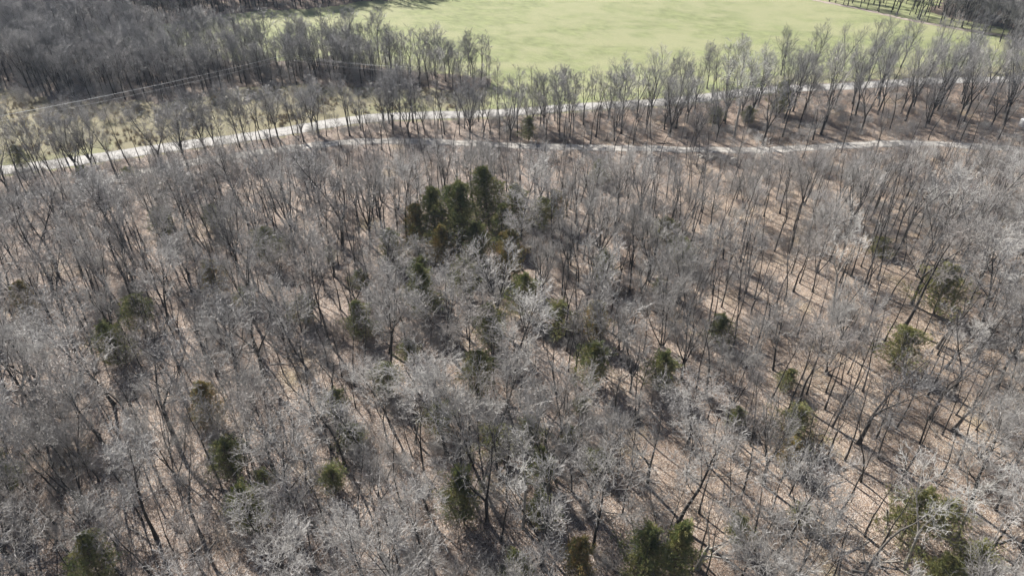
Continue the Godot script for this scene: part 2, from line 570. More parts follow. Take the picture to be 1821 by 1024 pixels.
func land() -> void:
	var parts := [Buf.new(), Buf.new(), Buf.new()]
	var step := 1.5
	var x0 := -280.5
	var z0 := -360.0
	var nx := 374
	var nz := 255
	var hs := PackedFloat32Array()
	for iz in nz + 1:
		for ix in nx + 1:
			hs.append(height(x0 + ix * step, z0 + iz * step))
	for iz in nz:
		var lut := [{}, {}, {}]
		for ix in nx:
			var x := x0 + ix * step
			var z := z0 + iz * step
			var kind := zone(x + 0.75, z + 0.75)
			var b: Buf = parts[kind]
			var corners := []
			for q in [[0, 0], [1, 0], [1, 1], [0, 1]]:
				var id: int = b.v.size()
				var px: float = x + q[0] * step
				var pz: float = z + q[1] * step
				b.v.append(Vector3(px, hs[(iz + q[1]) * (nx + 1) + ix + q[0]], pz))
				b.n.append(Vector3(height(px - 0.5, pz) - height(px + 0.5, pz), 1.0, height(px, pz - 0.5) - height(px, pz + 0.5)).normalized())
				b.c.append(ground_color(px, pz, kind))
				corners.append(id)
			for t in [[0, 1, 2], [0, 2, 3]]:
				for q in t:
					b.i.append(corners[q])
	for k in 3:
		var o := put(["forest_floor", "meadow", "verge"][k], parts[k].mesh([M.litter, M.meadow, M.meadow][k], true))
		o.set_meta("kind", "structure")
	# the country round about, below the detailed sheets' level only where they end
	var wide := Buf.new()
	wide.tint = Color(0.26, 0.25, 0.16)
	var a := Vector2(x0, z0)
	var e := Vector2(x0 + nx * step, z0 + nz * step)
	for r in [[-2500.0, -2500.0, 2500.0, a.y], [-2500.0, e.y, 2500.0, 2500.0], [-2500.0, a.y, a.x, e.y], [e.x, a.y, 2500.0, e.y]]:
		wide.quad(Vector3(r[0], -0.2, r[1]), Vector3(r[2], -0.2, r[1]), Vector3(r[2], -0.2, r[3]), Vector3(r[0], -0.2, r[3]), Vector3.UP)
	put("ground", wide.mesh(M.meadow, true)).set_meta("kind", "structure")
	put("road", ribbon(road_pts, 5.2, 0.05, M.road, -172, 255, -0.5, 0.5, 0.5)).set_meta("kind", "structure")
	put("lane", ribbon(lane_pts, 3.3, 0.05, M.lane, -138, 190, -0.5, 0.5, 0.8)).set_meta("kind", "structure")
	# the bare strip of earth along the far field edge
	var d := Buf.new()
	for k in fence_line.size() - 1:
		var p := fence_line[k]
		var q := fence_line[k + 1]
		for j in 8:
			var p1 := p.lerp(q, j / 8.0)
			var p2 := p.lerp(q, (j + 1) / 8.0)
			var s := (q - p).normalized().orthogonal() * 1.6
			var w1 := 1.0 + fine.get_noise_2d(p1.x * 4, p1.y * 4) * 0.8
			var w2 := 1.0 + fine.get_noise_2d(p2.x * 4, p2.y * 4) * 0.8
			d.quad(on_ground(p1.x - s.x * w1, p1.y - s.y * w1, 0.06), on_ground(p2.x - s.x * w2, p2.y - s.y * w2, 0.06), on_ground(p2.x + s.x * w2, p2.y + s.y * w2, 0.06), on_ground(p1.x + s.x * w1, p1.y + s.y * w1, 0.06), Vector3.UP)
	put("dirt_track", d.mesh(M.dirt)).set_meta("kind", "structure")

func trees() -> void:
	# prototypes
	var oak := {"h": 13.0, "r": 0.20, "clear": 0.34, "limbs": 11, "reach": 0.34, "ang": 1.05, "wig": 0.36, "up": 0.07, "open": 1.0, "branches": 8, "branchlets": 6, "twigs": 4, "thin": 0.018, "sway": 0.11, "bark": M.bark, "twig": M.twig_pale}
	var vase := {"h": 13.0, "r": 0.21, "clear": 0.26, "leaders": 4, "spread": 0.34, "limbs": 8, "reach": 0.36, "ang": 0.5, "wig": 0.2, "up": 0.10, "open": 0.75, "branches": 7, "branchlets": 6, "twigs": 4, "thin": 0.016, "sway": 0.08, "bark": M.bark, "twig": M.twig_grey}
	var slim := {"h": 12.0, "r": 0.13, "clear": 0.5, "limbs": 8, "reach": 0.24, "ang": 0.8, "wig": 0.34, "up": 0.08, "open": 0.9, "branches": 5, "branchlets": 4, "twigs": 3, "thin": 0.013, "sway": 0.10, "bark": M.bark, "twig": M.twig_dusk}
	var tall := {"h": 18.0, "r": 0.30, "clear": 0.26, "leaders": 3, "spread": 0.48, "limbs": 9, "reach": 0.40, "ang": 0.72, "wig": 0.3, "up": 0.08, "open": 0.85, "branches": 6, "branchlets": 5, "twigs": 3, "thin": 0.018, "sway": 0.09, "bark": M.bark, "twig": M.twig_dark}
	var white := {"h": 15.0, "r": 0.20, "clear": 0.35, "leaders": 2, "spread": 0.35, "limbs": 6, "reach": 0.42, "ang": 0.85, "wig": 0.40, "up": 0.06, "open": 1.0, "branches": 6, "branchlets": 5, "twigs": 4, "thin": 0.018, "sway": 0.13, "bark": M.bark_white, "twig": M.twig_white}
	var far := {"h": 14.0, "r": 0.19, "clear": 0.30, "limbs": 13, "reach": 0.38, "ang": 0.75, "wig": 0.24, "up": 0.09, "open": 0.9, "branches": 6, "branchlets": 6, "twigs": 4, "thin": 0.025, "sway": 0.08, "bark": M.bark, "twig": M.twig_far}
	var oaks := [make_tree(101, oak), make_tree(102, oak.merged({"twig": M.twig_grey, "reach": 0.38}, true)), make_tree(103, oak.merged({"twig": M.twig_tan, "clear": 0.45}, true)), make_tree(104, oak.merged({"twig": M.twig_dusk, "leaders": 2, "spread": 0.3, "clear": 0.3, "limbs": 8}, true))]
	var vases := [make_tree(111, vase), make_tree(112, vase.merged({"leaders": 3, "twig": M.twig_pale}, true)), make_tree(113, vase.merged({"clear": 0.0, "leaders": 4, "r": 0.13, "limbs": 7}, true))]
	var slims := [make_tree(121, slim), make_tree(122, slim.merged({"sway": 0.14, "twig": M.twig_tan}, true)), make_tree(123, slim.merged({"leaders": 2, "clear": 0.4, "spread": 0.2, "limbs": 6}, true)), make_tree(124, slim.merged({"clear": 0.65, "twig": M.twig_pink}, true))]
	var talls := [make_tree(131, tall), make_tree(132, tall.merged({"leaders": 2, "limbs": 10, "twig": M.twig_grey}, true)), make_tree(133, tall.merged({"leaders": 4, "clear": 0.18, "spread": 0.42, "limbs": 7}, true))]
	var whites := [make_tree(141, white), make_tree(142, white.merged({"clear": 0.5, "limbs": 7}, true))]
	var fars := [make_tree(151, far), make_tree(152, far.merged({"leaders": 2, "spread": 0.3, "clear": 0.35, "limbs": 6}, true)), make_tree(153, far.merged({"r": 0.13, "reach": 0.2, "twig": M.twig_pink}, true))]
	var brushes := [make_brush(161, 2.6, 7, M.twig_pink), make_brush(162, 2.0, 8, M.twig_tan), make_brush(163, 3.4, 6, M.twig_grey)]
	var sap := slim.merged({"h": 5.0, "r": 0.035, "clear": 0.25, "limbs": 7, "reach": 0.3, "branchlets": 3}, true)
	var saps := [make_tree(171, sap), make_tree(172, sap.merged({"twig": M.twig_pink, "clear": 0.15}, true))]
	var green := [Color(0.055, 0.078, 0.026), Color(0.078, 0.104, 0.032), Color(0.10, 0.124, 0.038), Color(0.15, 0.16, 0.05)]
	var olive := [Color(0.085, 0.10, 0.036), Color(0.12, 0.13, 0.044), Color(0.155, 0.158, 0.054), Color(0.20, 0.185, 0.068)]
	var rust := [Color(0.085, 0.095, 0.034), Color(0.13, 0.13, 0.045), Color(0.17, 0.14, 0.05), Color(0.25, 0.17, 0.062)]
	var cedars := [make_cedar(181, 8, 2.9, 3600, green + olive, 1.15), make_cedar(182, 8, 2.6, 3200, green + olive, 0.9), make_cedar(183, 7, 2.7, 2600, green + olive, 1.0), make_cedar(184, 7, 2.3, 2600, rust, 0.9), make_cedar(185, 5, 2.9, 1900, olive, 1.1)]

	var taken := []          # [x, z, clearance]
	# cedars: x, z, height, kind, label start
	var cedar_rows := [
		[-9.5, -101.7, 12.7, 0, "tallest dark green cedar of the middle clump"], [-13.6, -103.6, 10.7, 1, "second tallest cedar of the middle clump"], [-4.2, -109.5, 11.5, 1, "thin see-through cedar behind the middle clump"],
		[-11.9, -97.8, 7.2, 3, "cedar with rusty top and dark foot"], [-5.8, -100.3, 6.3, 2, "rounded olive cedar in front of the middle clump"], [-13.8, -83.9, 8.9, 1, "broad bright olive cedar standing alone"],
		[-14.4, -89.9, 6.4, 0, "pointed dark cedar behind the broad olive one"], [-0.5, -93.1, 8.7, 3, "narrow cedar with rusty left side"], [7.9, -111.6, 6.5, 3, "leaning rusty cedar right of the clump"],
		[5.2, -108.5, 6.4, 2, "low olive cedar right of the clump"], [15.0, -92.2, 5.6, 2, "small bright olive cedar among grey crowns"], [-4.7, -66.6, 7.5, 2, "yellow-green cedar with thin loose crown"],
		[-5.3, -46.4, 8.5, 0, "fresh green cedar with broad loose crown"], [-41.4, -38.7, 8.1, 1, "green cedar cut by the bottom edge"], [-55.3, -72.2, 6.7, 2, "olive cedar with bare dark stems below"],
		[12.9, -39.0, 9.0, 0, "dark green cedar, first of a pair"], [16.0, -39.0, 9.8, 1, "dark green cedar, second of a pair"], [-57.6, -50.1, 7.7, 0, "dark cedar cut by the left edge"],
		[-47.5, -88.3, 6.5, 3, "narrow olive-rust cedar among bare trees"], [-41.2, -98.1, 6.8, 2, "olive cedar with a divided crown"], [6.9, -40.3, 6.3, 3, "rusty olive cedar at the bottom edge"],
		[35.0, -59.1, 5.0, 4, "yellow-olive bushy cedar on the open slope"], [41.9, -44.2, 7.7, 4, "wide thin olive cedar, largest at lower right"], [46.1, -45.3, 4.9, 4, "low thin olive cedar at lower right"],
		[0.5, -39.7, 4.4, 1, "small cedar low at the bottom edge"], [-16.7, -66.6, 5.1, 2, "small olive cedar under grey branches"], [65.5, -83.9, 7.9, 4, "broad olive cedar under tall grey tree"],
		[54.0, -72.2, 6.2, 4, "thin olive cedar on the right slope"], [10.8, -68.8, 7.0, 2, "olive cedar right of the pale gap"], [20.2, -67.7, 6.0, 2, "olive cedar under the upright grey trees"],
		[1.0, -113.7, 6.6, 1, "small cedar behind the middle clump"], [-74.3, -83.9, 5.9, 3, "olive-topped cedar near the left edge"], [-28.1, -45.6, 6.8, 2, "slender yellow-green cedar among dark trunks"],
		[3.3, -51.7, 5.8, 1, "narrow cedar beside dark vine-wrapped trunk"], [24.3, -44.2, 4.0, 2, "small bright cedar by the pale snag"], [29.0, -98.1, 5.1, 2, "small olive cedar at the slope's edge"],
		[-38.0, -60.5, 6.9, 3, "olive cedar wrapped in bare branches"], [30.2, -77.1, 4.8, 0, "small green cedar beside dark trunks"], [-22.2, -78.4, 6.3, 1, "thin cedar in grey thicket"],
		[-20.4, -98.1, 6.8, 0, "narrow dark cedar left of the clump"], [-63.5, -107.5, 5.8, 2, "grey-olive cedar below pale crowns"], [-55.4, -79.8, 6.3, 2, "thin olive cedar behind bare stems"],
		[46.5, -40.3, 5.0, 4, "yellow-green cedar beside the fallen limbs"], [41.8, -37.8, 5.9, 4, "bright olive cedar at the lower right edge"], [-106.3, -135.7, 5.0, 1, "dark cedar at the left end of the road"],
		[67.8, -166.6, 8.0, 0, "dark cedar beside the pale road"], [-90.4, -130.8, 3.0, 2, "low olive cedar at the leaning clump's foot"], [-80.6, -130.3, 2.8, 2, "low yellowish cedar near the lane"],
		[3.9, -150.8, 5.5, 0, "small dark cedar above the lane"], [18.0, -127.7, 5.1, 1, "dull cedar below the lane"], [50.0, -160.5, 4.5, 2, "low cedar behind the white-limbed tree"], [58.5, -161.5, 4.2, 1, "low dull cedar left of dark trunks"],
		[-7.5, -88.5, 7.0, 2, "olive cedar in the middle thicket"], [-17.5, -104.0, 8.0, 3, "rusty cedar at the clump's left edge"], [-2.0, -104.0, 7.5, 1, "green cedar filling the clump's right side"], [-6.5, -95.0, 6.0, 2, "yellowish cedar just below the clump"],
		[1.5, -84.0, 7.0, 2, "olive cedar half hidden by grey twigs"], [-3.0, -76.5, 7.5, 1, "dull green cedar in grey thicket"], [12.0, -78.0, 6.5, 3, "rusty narrow cedar in the thicket"], [-33.0, -53.0, 5.5, 2, "olive cedar behind dark slanting trunks"]]
	landmarks = [["the tallest cedar", Vector3(-9.5, 0, -101.7)], ["the olive cedar", Vector3(-13.8, 0, -83.9)], ["the fresh-green cedar", Vector3(-5.3, 0, -46.4)], ["the cedar pair", Vector3(14.5, 0, -39)], ["the yellow cedar", Vector3(35, 0, -59.1)], ["the loose cedar", Vector3(-4.7, 0, -66.6)], ["the dark cedar", Vector3(-57.6, 0, -50.1)], ["the pale snag", Vector3(19.4, 0, -41.6)], ["the fallen limbs", Vector3(39, 0, -41.8)], ["the gnarly white tree", Vector3(1.2, 0, -46)], ["the utility pole", Vector3(-26.8, 0, -178)]]
	for row in cedar_rows:
		rng.seed = int(row[0] * 131 + row[1] * 17)
		var nominal: float = [8.0, 8.0, 7.0, 7.0, 5.0][row[3]]
		var s: float = row[2] / nominal
		var o := plant("cedar", cedars[row[3]], on_ground(row[0], row[1], -0.1), rng.randf() * TAU, Vector3(lerpf(s, 1.15, 0.35), s * 1.12, lerpf(s, 1.15, 0.35)) * Vector3(0.78 if row[1] > -52 else 1.0, 1, 0.78 if row[1] > -52 else 1.0), rng.randf_range(0, 0.06), rng.randf() * TAU)
		tag(o, row[4], "cedar", "cedars in the wood")
		used_labels[row[4]] = true
		taken.append([row[0], row[1], 1.8, row[2] * 0.9])

	rng.seed = 55
	var extra_cedars := 0
	while extra_cedars < 26:
		var z := rng.randf_range(-112, -44)
		var x := rng.randf_range(0.75, -0.75) * (-z * 0.62 + 24.0)
		if x > 40 and rng.randf() < 0.6: continue
		var free := true
		for t in taken:
			if Vector2(x - t[0], z - t[1]).length() < 4.5: free = false
		if not free: continue
		extra_cedars += 1
		var kind: int = [1, 2, 2, 3, 4][rng.randi() % 5]
		var h := rng.randf_range(3.0, 5.5)
		var s: float = h / [8.0, 8.0, 7.0, 7.0, 5.0][kind]
		var at := on_ground(x, z, -0.1)
		var o := plant("cedar", cedars[kind], at, rng.randf() * TAU, Vector3(s * 1.1, s, s * 1.1), rng.randf_range(0, 0.08), rng.randf() * TAU)
		tag(o, unique("small " + ["", "green", "olive", "rusty", "bushy olive"][kind] + " understorey cedar", at, h), "cedar", "cedars in the wood")
		taken.append([x, z, 1.2])

	# white-barked trees
	for row in [[52.6, -152.1, 20.7, 0, "white-limbed tree standing above the lane", -0.05], [1.2, -46.0, 13.0, 1, "gnarly white tree with twisted bare limbs", 0.1], [40.9, -40.9, 13.5, 0, "white spreading tree above the fallen limbs", -0.12], [73.4, -103.6, 14.0, 0, "white upright tree in pinkish brush", 0.0], [92.2, -113.7, 13.0, 1, "white tree near the right edge", 0.05], [49.8, -83.9, 14.0, 1, "white leaning tree on the open slope", -0.2], [55.5, -96.4, 11.0, 0, "smaller white tree behind the leaning one", -0.1], [49.0, -127.7, 11.0, 1, "slender white tree below the lane", 0.05], [48.0, -44.2, 12.0, 0, "white fan-shaped tree near lower right corner", -0.15], [-98, -225, 12.0, 1, "pale yellowish tree in the far wood", 0.0]]:
		rng.seed = int(row[0] * 131 + row[1] * 17)
		var s: float = row[2] / 15.0
		var o := plant("white_tree", whites[row[3]], on_ground(row[0], row[1]), rng.randf() * TAU, Vector3.ONE * s, absf(row[5]), PI / 2 if row[5] > 0 else -PI / 2)
		tag(o, row[4], "white tree", "white-barked trees")
		used_labels[row[4]] = true
		taken.append([row[0], row[1], 2.5])

	# tall trees along the two roads and the field's near edge: x, z, height, kind
	var big := [
		[47.7, -149.8, 13.7, 0], [67.2, -161.4, 19.6, 0], [74, -154.4, 22.5, 1], [103.2, -161.4, 21.5, 2], [113, -163.3, 20.8, 1], [121.4, -160.4, 21, 0], [60.2, -164, 17.7, 2], [53.1, -163.3, 17, 2], [46.8, -168.6, 15.3, 0], [77.6, -180.9, 13.4, 1], [92.8, -166.6, 18.8, 0], [98.2, -162.9, 20.5, 1], [86.3, -164.8, 19.8, 0], [104.9, -172.5, 18.5, 2],
		[110, -170, 19, 0], [117, -171, 18, 1], [126, -168, 19, 2], [82, -172, 18, 1], [90, -175, 17, 2], [72, -168.5, 17, 1], [98, -178, 17, 0], [131, -175, 18, 0], [139, -172, 19, 1], [122, -181, 17, 2], [112, -183, 16, 1], [134, -184, 17, 0], [145, -183, 18, 2], [88, -199, 15, 0], [97, -200.5, 15, 1], [106, -202, 16, 2], [116, -204, 16, 0], [127, -205, 17, 1], [138, -207, 17, 2], [150, -208, 17, 0], [160, -212, 17, 1], [64, -172, 15, 0], [66, -195, 13, 1], [78, -197, 14, 2]]
	var mid := [
		[38.2, -179.2, 13.3, 0], [1.3, -153.1, 14.8, 3], [31.8, -154.1, 11.7, 3], [-31.3, -158.9, 11, 0], [-46.3, -154.4, 11, 0], [-22.1, -152.4, 14.8, 3], [-6.7, -152.4, 12.8, 3], [19.9, -152.4, 14.8, 3], [26.1, -154.1, 14.8, 3], [11.3, -152.4, 14.1, 3], [14.8, -155.8, 13.6, 3], [37.3, -152.4, 14.8, 0], [-16.2, -154.1, 12.9, 3], [-10, -155.8, 13, 0], [-28.7, -156.8, 11.3, 3],
		[-93.4, -133.8, 12.8, 2], [-100.7, -130.8, 12.8, 3], [-92.5, -125.7, 13.7, 3], [-68.5, -142.3, 12.1, 0], [-75.8, -135.7, 14.5, 0], [-61, -146.9, 12.8, 3], [-53.6, -148.2, 11.7, 3], [-84.8, -133, 13.7, 3], [-90.6, -134.9, 12.4, 0], [-82.8, -135.7, 13.3, 3], [-69.7, -134.3, 13.8, 3], [-64.8, -142.9, 12.4, 3], [-57.1, -146.9, 12.8, 3], [-38.9, -156.8, 10.7, 3], [-49, -150.8, 11.5, 0], [-105.9, -129, 11.8, 0], [-111, -124, 12, 3], [-98, -138.5, 11, 3], [7, -160, 11, 3], [24, -163, 11, 0], [-3, -158, 10, 3], [33, -160, 12, 3], [40, -158, 13, 0], [41, -146.5, 10, 3], [-19, -160, 9, 3],
		[6, -173.5, 8, 3], [14, -177, 9, 0], [22, -178, 9.5, 3], [29, -179.5, 10, 0], [46, -183, 11, 0], [54, -186, 11, 3], [60, -188, 11.5, 0], [-20, -171.5, 7, 3], [-52, -163, 8, 3], [-62, -158.5, 9, 3]]
	for row in big:
		rng.seed = int(row[0] * 131 + row[1] * 17)
		var s: float = row[2] / 18.0 * 0.9
		var at := on_ground(row[0], row[1])
		var o := plant("tall_tree", talls[row[3]], at, rng.randf() * TAU, Vector3(s * 0.85, s, s * 0.85), rng.randf_range(0, 0.06), rng.randf() * TAU)
		tag(o, unique(["tall dark bare three-limbed tree", "tall grey bare forked tree", "tall dark bare many-limbed tree"][row[3]], at, row[2]), "tree", "tall trees beside the roads")
		taken.append([row[0], row[1], 2.5])
	var roadside := [talls[0], talls[2], talls[2], far_like(slims[0])]
	for row in mid:
		rng.seed = int(row[0] * 131 + row[1] * 17)
		var nominal: float = [18.0, 18.0, 18.0, 12.0][row[3]]
		var s: float = row[2] / nominal
		var at := on_ground(row[0], row[1])
		var proto: Array = talls[rng.randi() % 3] if row[3] < 3 else (slims[rng.randi() % 3] if rng.randf() < 0.6 else fars[rng.randi() % 3])
		if row[3] == 3 and proto in fars:
			s = row[2] / 14.0
		var o := plant("roadside_tree", proto, at, rng.randf() * TAU, Vector3(s * 1.1, s, s * 1.1), rng.randf_range(0, 0.07), rng.randf() * TAU)
		tag(o, unique("dark bare broad-crowned tree" if row[3] < 3 else "dark bare narrow tree", at, row[2]), "tree", "smaller trees beside the roads")
		taken.append([row[0], row[1], 2.0])
	# the screen of trees along lane and road
	rng.seed = 431
	var screen := {}
	for k in 1900:
		var x := rng.randf_range(-124, 172)
		var lz := lane_z(x)
		var rz := road_z(x)
		var z := rng.randf_range(rz + 3.2 - (9.0 if x > 115 else 0.0), lz + (9.0 if x > -55 else 16.0))
		if absf(z - lz) < 2.2 or absf(z - rz) < 3.2: continue
		if x > 20 and x < 45 and z < lz - 2.0 and rng.randf() < 0.5: continue
		var space := 3.3 if x < 45 else 6.0
		if crowded(screen, x, z, space): continue
		var blocked := false
		for t in taken:
			if Vector2(x - t[0], z - t[1]).length() < 1.5: blocked = true
		if blocked: continue
		put_cell(screen, x, z, space)
		var at := on_ground(x, z)
		var pick := rng.randf()
		var proto: Array
		var h := rng.randf_range(8.0, 13.0)
		var words := ""
		if z > lz or pick < 0.45:
			if z > lz: h = rng.randf_range(7.5, 11.5)
			if x > 45 and z < lz: h *= 1.25
			var which := rng.randi() % 4
			proto = slims[which]
			words = ["thin grey", "thin bent tan", "thin forked grey", "thin high-crowned"][which]
			h /= 12.0
		elif pick < 0.72:
			var which := rng.randi() % 3
			proto = fars[which]
			h = h * 1.1 if x < 45 else rng.randf_range(10.0, 14.0)
			words = ["dark fine-twigged", "dark forked fine-twigged", "slight pinkish"][which]
			h /= 14.0
		else:
			var which := rng.randi() % 3
			proto = talls[which]
			h = h * 1.05 if x < 45 else rng.randf_range(11.0, 15.5)
			words = ["dark three-limbed", "grey two-limbed", "dark many-limbed"][which]
			h /= 18.0
		var o := plant("roadside_tree", proto, at, rng.randf() * TAU, Vector3(h, h, h), rng.randf_range(0, 0.09), rng.randf() * TAU)
		tag(o, unique(words + " tree", at, 10.0), "tree", "smaller trees beside the roads")
		taken.append([x, z, 1.5])
	# standing dead trees in the wood
	var dead := oak.merged({"limbs": 6, "branches": 3, "branchlets": 2, "twigs": 2, "h": 10.0, "twig": M.bark_grey, "bark": M.bark_grey, "thin": 0.02, "reach": 0.3, "sway": 0.14}, true)
	var deads := [make_tree(191, dead), make_tree(192, dead.merged({"limbs": 4, "h": 7.0}, true))]
	for row in [[-30, -62], [-66, -62], [-12, -58], [26, -66], [38, -90], [56, -60], [-48, -110], [30, -112], [62, -76], [-20, -44], [34, -38], [70, -118], [8, -86]]:
		rng.seed = int(row[0] * 131 + row[1] * 17)
		var at := on_ground(row[0], row[1])
		var s := rng.randf_range(0.9, 1.3)
		var o := plant("dead_tree", deads[rng.randi() % 2], at, rng.randf() * TAU, Vector3.ONE * s, rng.randf_range(0.02, 0.2), rng.randf() * TAU)
		tag(o, unique("grey dead tree with few limbs", at, 8), "dead tree", "dead trees in the wood")
		taken.append([row[0], row[1], 1.6])
	# along the far field edge
	for row in [[124, -285, 13], [133, -277, 12], [137, -271, 10], [141, -264, 14], [146, -257, 15], [151, -252, 14], [156, -247, 15], [162, -243, 12], [168, -238, 14], [128, -281, 9], [149, -266, 12], [158, -256, 11]]:
		rng.seed = int(row[0] * 131 + row[1] * 17)
		var s: float = row[2] / 18.0
		var at := on_ground(row[0] + 1.8, row[1] - 1.0)
		var o := plant("field_edge_tree", talls[rng.randi() % 3], at, rng.randf() * TAU, Vector3.ONE * s, 0.03, 1.0)
		tag(o, unique("bare tree lining the earth strip", at, row[2]), "tree", "trees along the far field edge")

	wood(taken, oaks, vases, slims, brushes, saps)
	far_trees(fars, brushes)

func far_like(p: Array) -> Array:
	return p

# gaps where the floor shows: x, z, radius
const GAPS := [[-84, -103.6, 5], [-74, -89.9, 4.5], [-63, -73.4, 4], [5, -72, 3.5], [13, -63.5, 3.2], [16.7, -57.7, 3.2], [19.5, -50.9, 3.4], [22, -45, 3.2], [41, -47.8, 3.2], [37.5, -51.7, 3.5], [47.6, -50.9, 2.5], [-19.8, -48.6, 2.5], [-37, -48.6, 3], [-34, -42, 2.5], [45, -85, 4], [40, -74, 4], [50, -72, 4], [44, -98, 4], [48, -110, 4.5], [58, -104, 4], [40, -120, 4], [-30, -66, 3], [-45, -62, 3.2], [-24, -90, 3], [-58, -95, 3.5], [-8, -60, 2.6], [-44, -46, 3], [0, -62, 2.6], [-70, -112, 4], [-40, -112, 3.5], [20, -84, 2.5], [-15, -72, 2.5], [10, -52, 3], [-26, -56, 3], [64, -92, 4], [56, -84, 4]]

func wood(taken: Array, oaks: Array, vases: Array, slims: Array, brushes: Array, saps: Array) -> void:
	rng.seed = 77
	var spots := []
	# big crowns first, then slim trees between them, then saplings and brush: dart throwing with a spacing for each
	var plans := [["bare_tree", 4.9, 4200, 300], ["slim_tree", 2.5, 5000, 300], ["sapling", 2.2, 2400, 300], ["brush", 2.2, 3000, 300]]
	var cells := {}
	for t in taken:
		put_cell(cells, t[0], t[1], t[2])
	var extra := {"sapling": [], "brush": [], "slim_tree": [], "bare_tree": []}
	for plan in plans:
		var found := []
		for k in plan[2]:
			var z := -30.0 - 114.0 * pow(rng.randf(), 0.8)
			var half := -z * 0.62 + 34.0
			var x := rng.randf_range(-half, half)
			z = minf(z, -30.0)
			if z < lane_z(x) + (5.0 if plan[0] != "brush" else 3.0) and not (plan[0] in ["brush", "sapling"]):
				continue
			if plan[0] in ["brush", "sapling"]:
				z -= 22.0 * rng.randf() * rng.randf()
				if absf(z - lane_z(x)) < 2.6 or z < road_z(x) + 4.5:
					continue
			var slope := open_slope(x, z)
			var gap := false
			for g in GAPS:
				if Vector2(x - g[0], z - g[1]).length() < g[2] * (1.0 if plan[0] in ["bare_tree", "brush"] else 0.8):
					gap = true
			for t in taken:
				if Vector2(x - t[0], z - t[1]).length() < t[2] or (plan[0] != "sapling" and t.size() > 3 and Vector2((x - t[0]) * 1.2, z - t[1] - t[3] * 0.5).length() < t[3] * 0.62):
					gap = true
				if plan[0] == "bare_tree" and t.size() > 3 and absf(x - t[0] * (1.0 - (z - t[1]) / 90.0)) < 3.6 and z > t[1] and z < t[1] + (11.0 if t[3] > 7.4 else 6.0):
					gap = true
			if gap:
				continue
			var below := z - lane_z(x)
			if plan[0] == "bare_tree" and below < (26.0 if x > -45 and x < 105 else (14.0 if x > 0 else 6.0)): continue
			if plan[0] == "slim_tree" and below < 10.0: continue
			if plan[0] in ["brush", "sapling"] and below > 0.0 and below < 7.0 and x > -60 and x < 105: continue
			var space: float = plan[1]
			var thicket := x > 42 and z < -108 and z > -150
			if plan[0] == "bare_tree" and (slope or thicket): space = 5.6
			if plan[0] == "bare_tree" and slope and rng.randf() < 0.85: continue
			if plan[0] == "bare_tree" and thicket and rng.randf() < 0.4: continue
			if plan[0] == "slim_tree" and slope: space = 2.5
			if plan[0] == "brush" and slope and rng.randf() < 0.8: continue
			if plan[0] == "brush" and not thicket and z > -140 and rng.randf() < 0.25: continue
			if crowded(cells, x, z, space): continue
			put_cell(cells, x, z, space)
			found.append(Vector3(x, 0, z))
		# the ones that show largest first
		found.sort_custom(func(a, b): return a.z > b.z)
		for k in found.size():
			var at := on_ground(found[k].x, found[k].z)
			rng.seed = 5000 + k * 7 + plan[0].length() * 991
			if k >= plan[3]:
				extra[plan[0]].append(at)
				continue
			var mid_right := at.x > 8 and at.x < 36 and at.z > -112 and at.z < -62
			match plan[0]:
				"bare_tree":
					var upright: bool = rng.randf() < (0.75 if mid_right or at.z < -112 else 0.3)
					var which: int = rng.randi() % (3 if upright else 4)
					var h := minf(rng.randf_range(8.5, 15.5), maxf(5.5, (at.z - lane_z(at.x)) * 0.42 + 0.8))
					if rng.randf() < 0.07 and at.z > -110: h *= 1.25
					var s := h / 13.0
					var o := plant("bare_tree", (vases if upright else oaks)[which], at, rng.randf() * TAU, Vector3(s * rng.randf_range(0.9, 1.15), s, s * rng.randf_range(0.9, 1.15)), rng.randf_range(0, 0.10), rng.randf() * TAU)
					var words: String = (["upright grey-twigged", "upright pale-twigged", "grey several-stemmed"] if upright else ["pale crooked-limbed", "grey crooked-limbed", "tan crooked-limbed", "dark forked"])[which]
					tag(o, unique(words + " bare tree", at, h), "tree", "bare trees of the wood")
				"slim_tree":
					var which := rng.randi() % 4
					if open_slope(at.x, at.z) and rng.randf() < 0.6: which = 3
					var h := minf(rng.randf_range(8.0, 13.0), maxf(5.0, (at.z - lane_z(at.x)) * 0.42 + 0.6))
					var s := h / 12.0
					var o := plant("slim_tree", slims[which], at, rng.randf() * TAU, Vector3(s, s, s), rng.randf_range(0, 0.12), rng.randf() * TAU)
					tag(o, unique(["slim grey", "slim bent tan", "slim forked grey", "slim high-crowned"][which] + " tree", at, h), "tree", "slim trees of the wood")
				"sapling":
					var which := rng.randi() % 2
					var s := rng.randf_range(0.6, 1.25)
					var o := plant("sapling", saps[which], at, rng.randf() * TAU, Vector3.ONE * s, rng.randf_range(0, 0.15), rng.randf() * TAU)
					tag(o, unique(["thin grey", "thin pinkish"][which] + " sapling", at, 4.0 * s), "sapling", "saplings under the trees")
				"brush":
					var which := rng.randi() % 3
					var s := rng.randf_range(0.7, 1.3)
					var o := plant("brush", brushes[which], at, rng.randf() * TAU, Vector3(s * 1.2, s, s * 1.2))
					tag(o, unique(["pinkish", "tan", "grey"][which] + " bare shrub", at, 1.5 * s), "shrub", "bare shrubs under the trees")
	rng.seed = 818
	var falls := []
	for k in 3:
		var fb := Buf.new()
		grow(fb, fb, Vector3(-1.5, 0.15, 0), Vector3(1, 0.02, 0), rng.randf_range(3.0, 4.5), 0.07, 1, {"wig": 0.2, "up": -0.01, "open": 0.9, "branches": 4, "branchlets": 3, "twigs": 2, "thin": 0.014})
		falls.append(fb.mesh([M.wood, M.bark_grey, M.wood][k]))
	var lie := Node3D.new()
	lie.name = "fallen_branches"
	lie.set_meta("kind", "stuff")
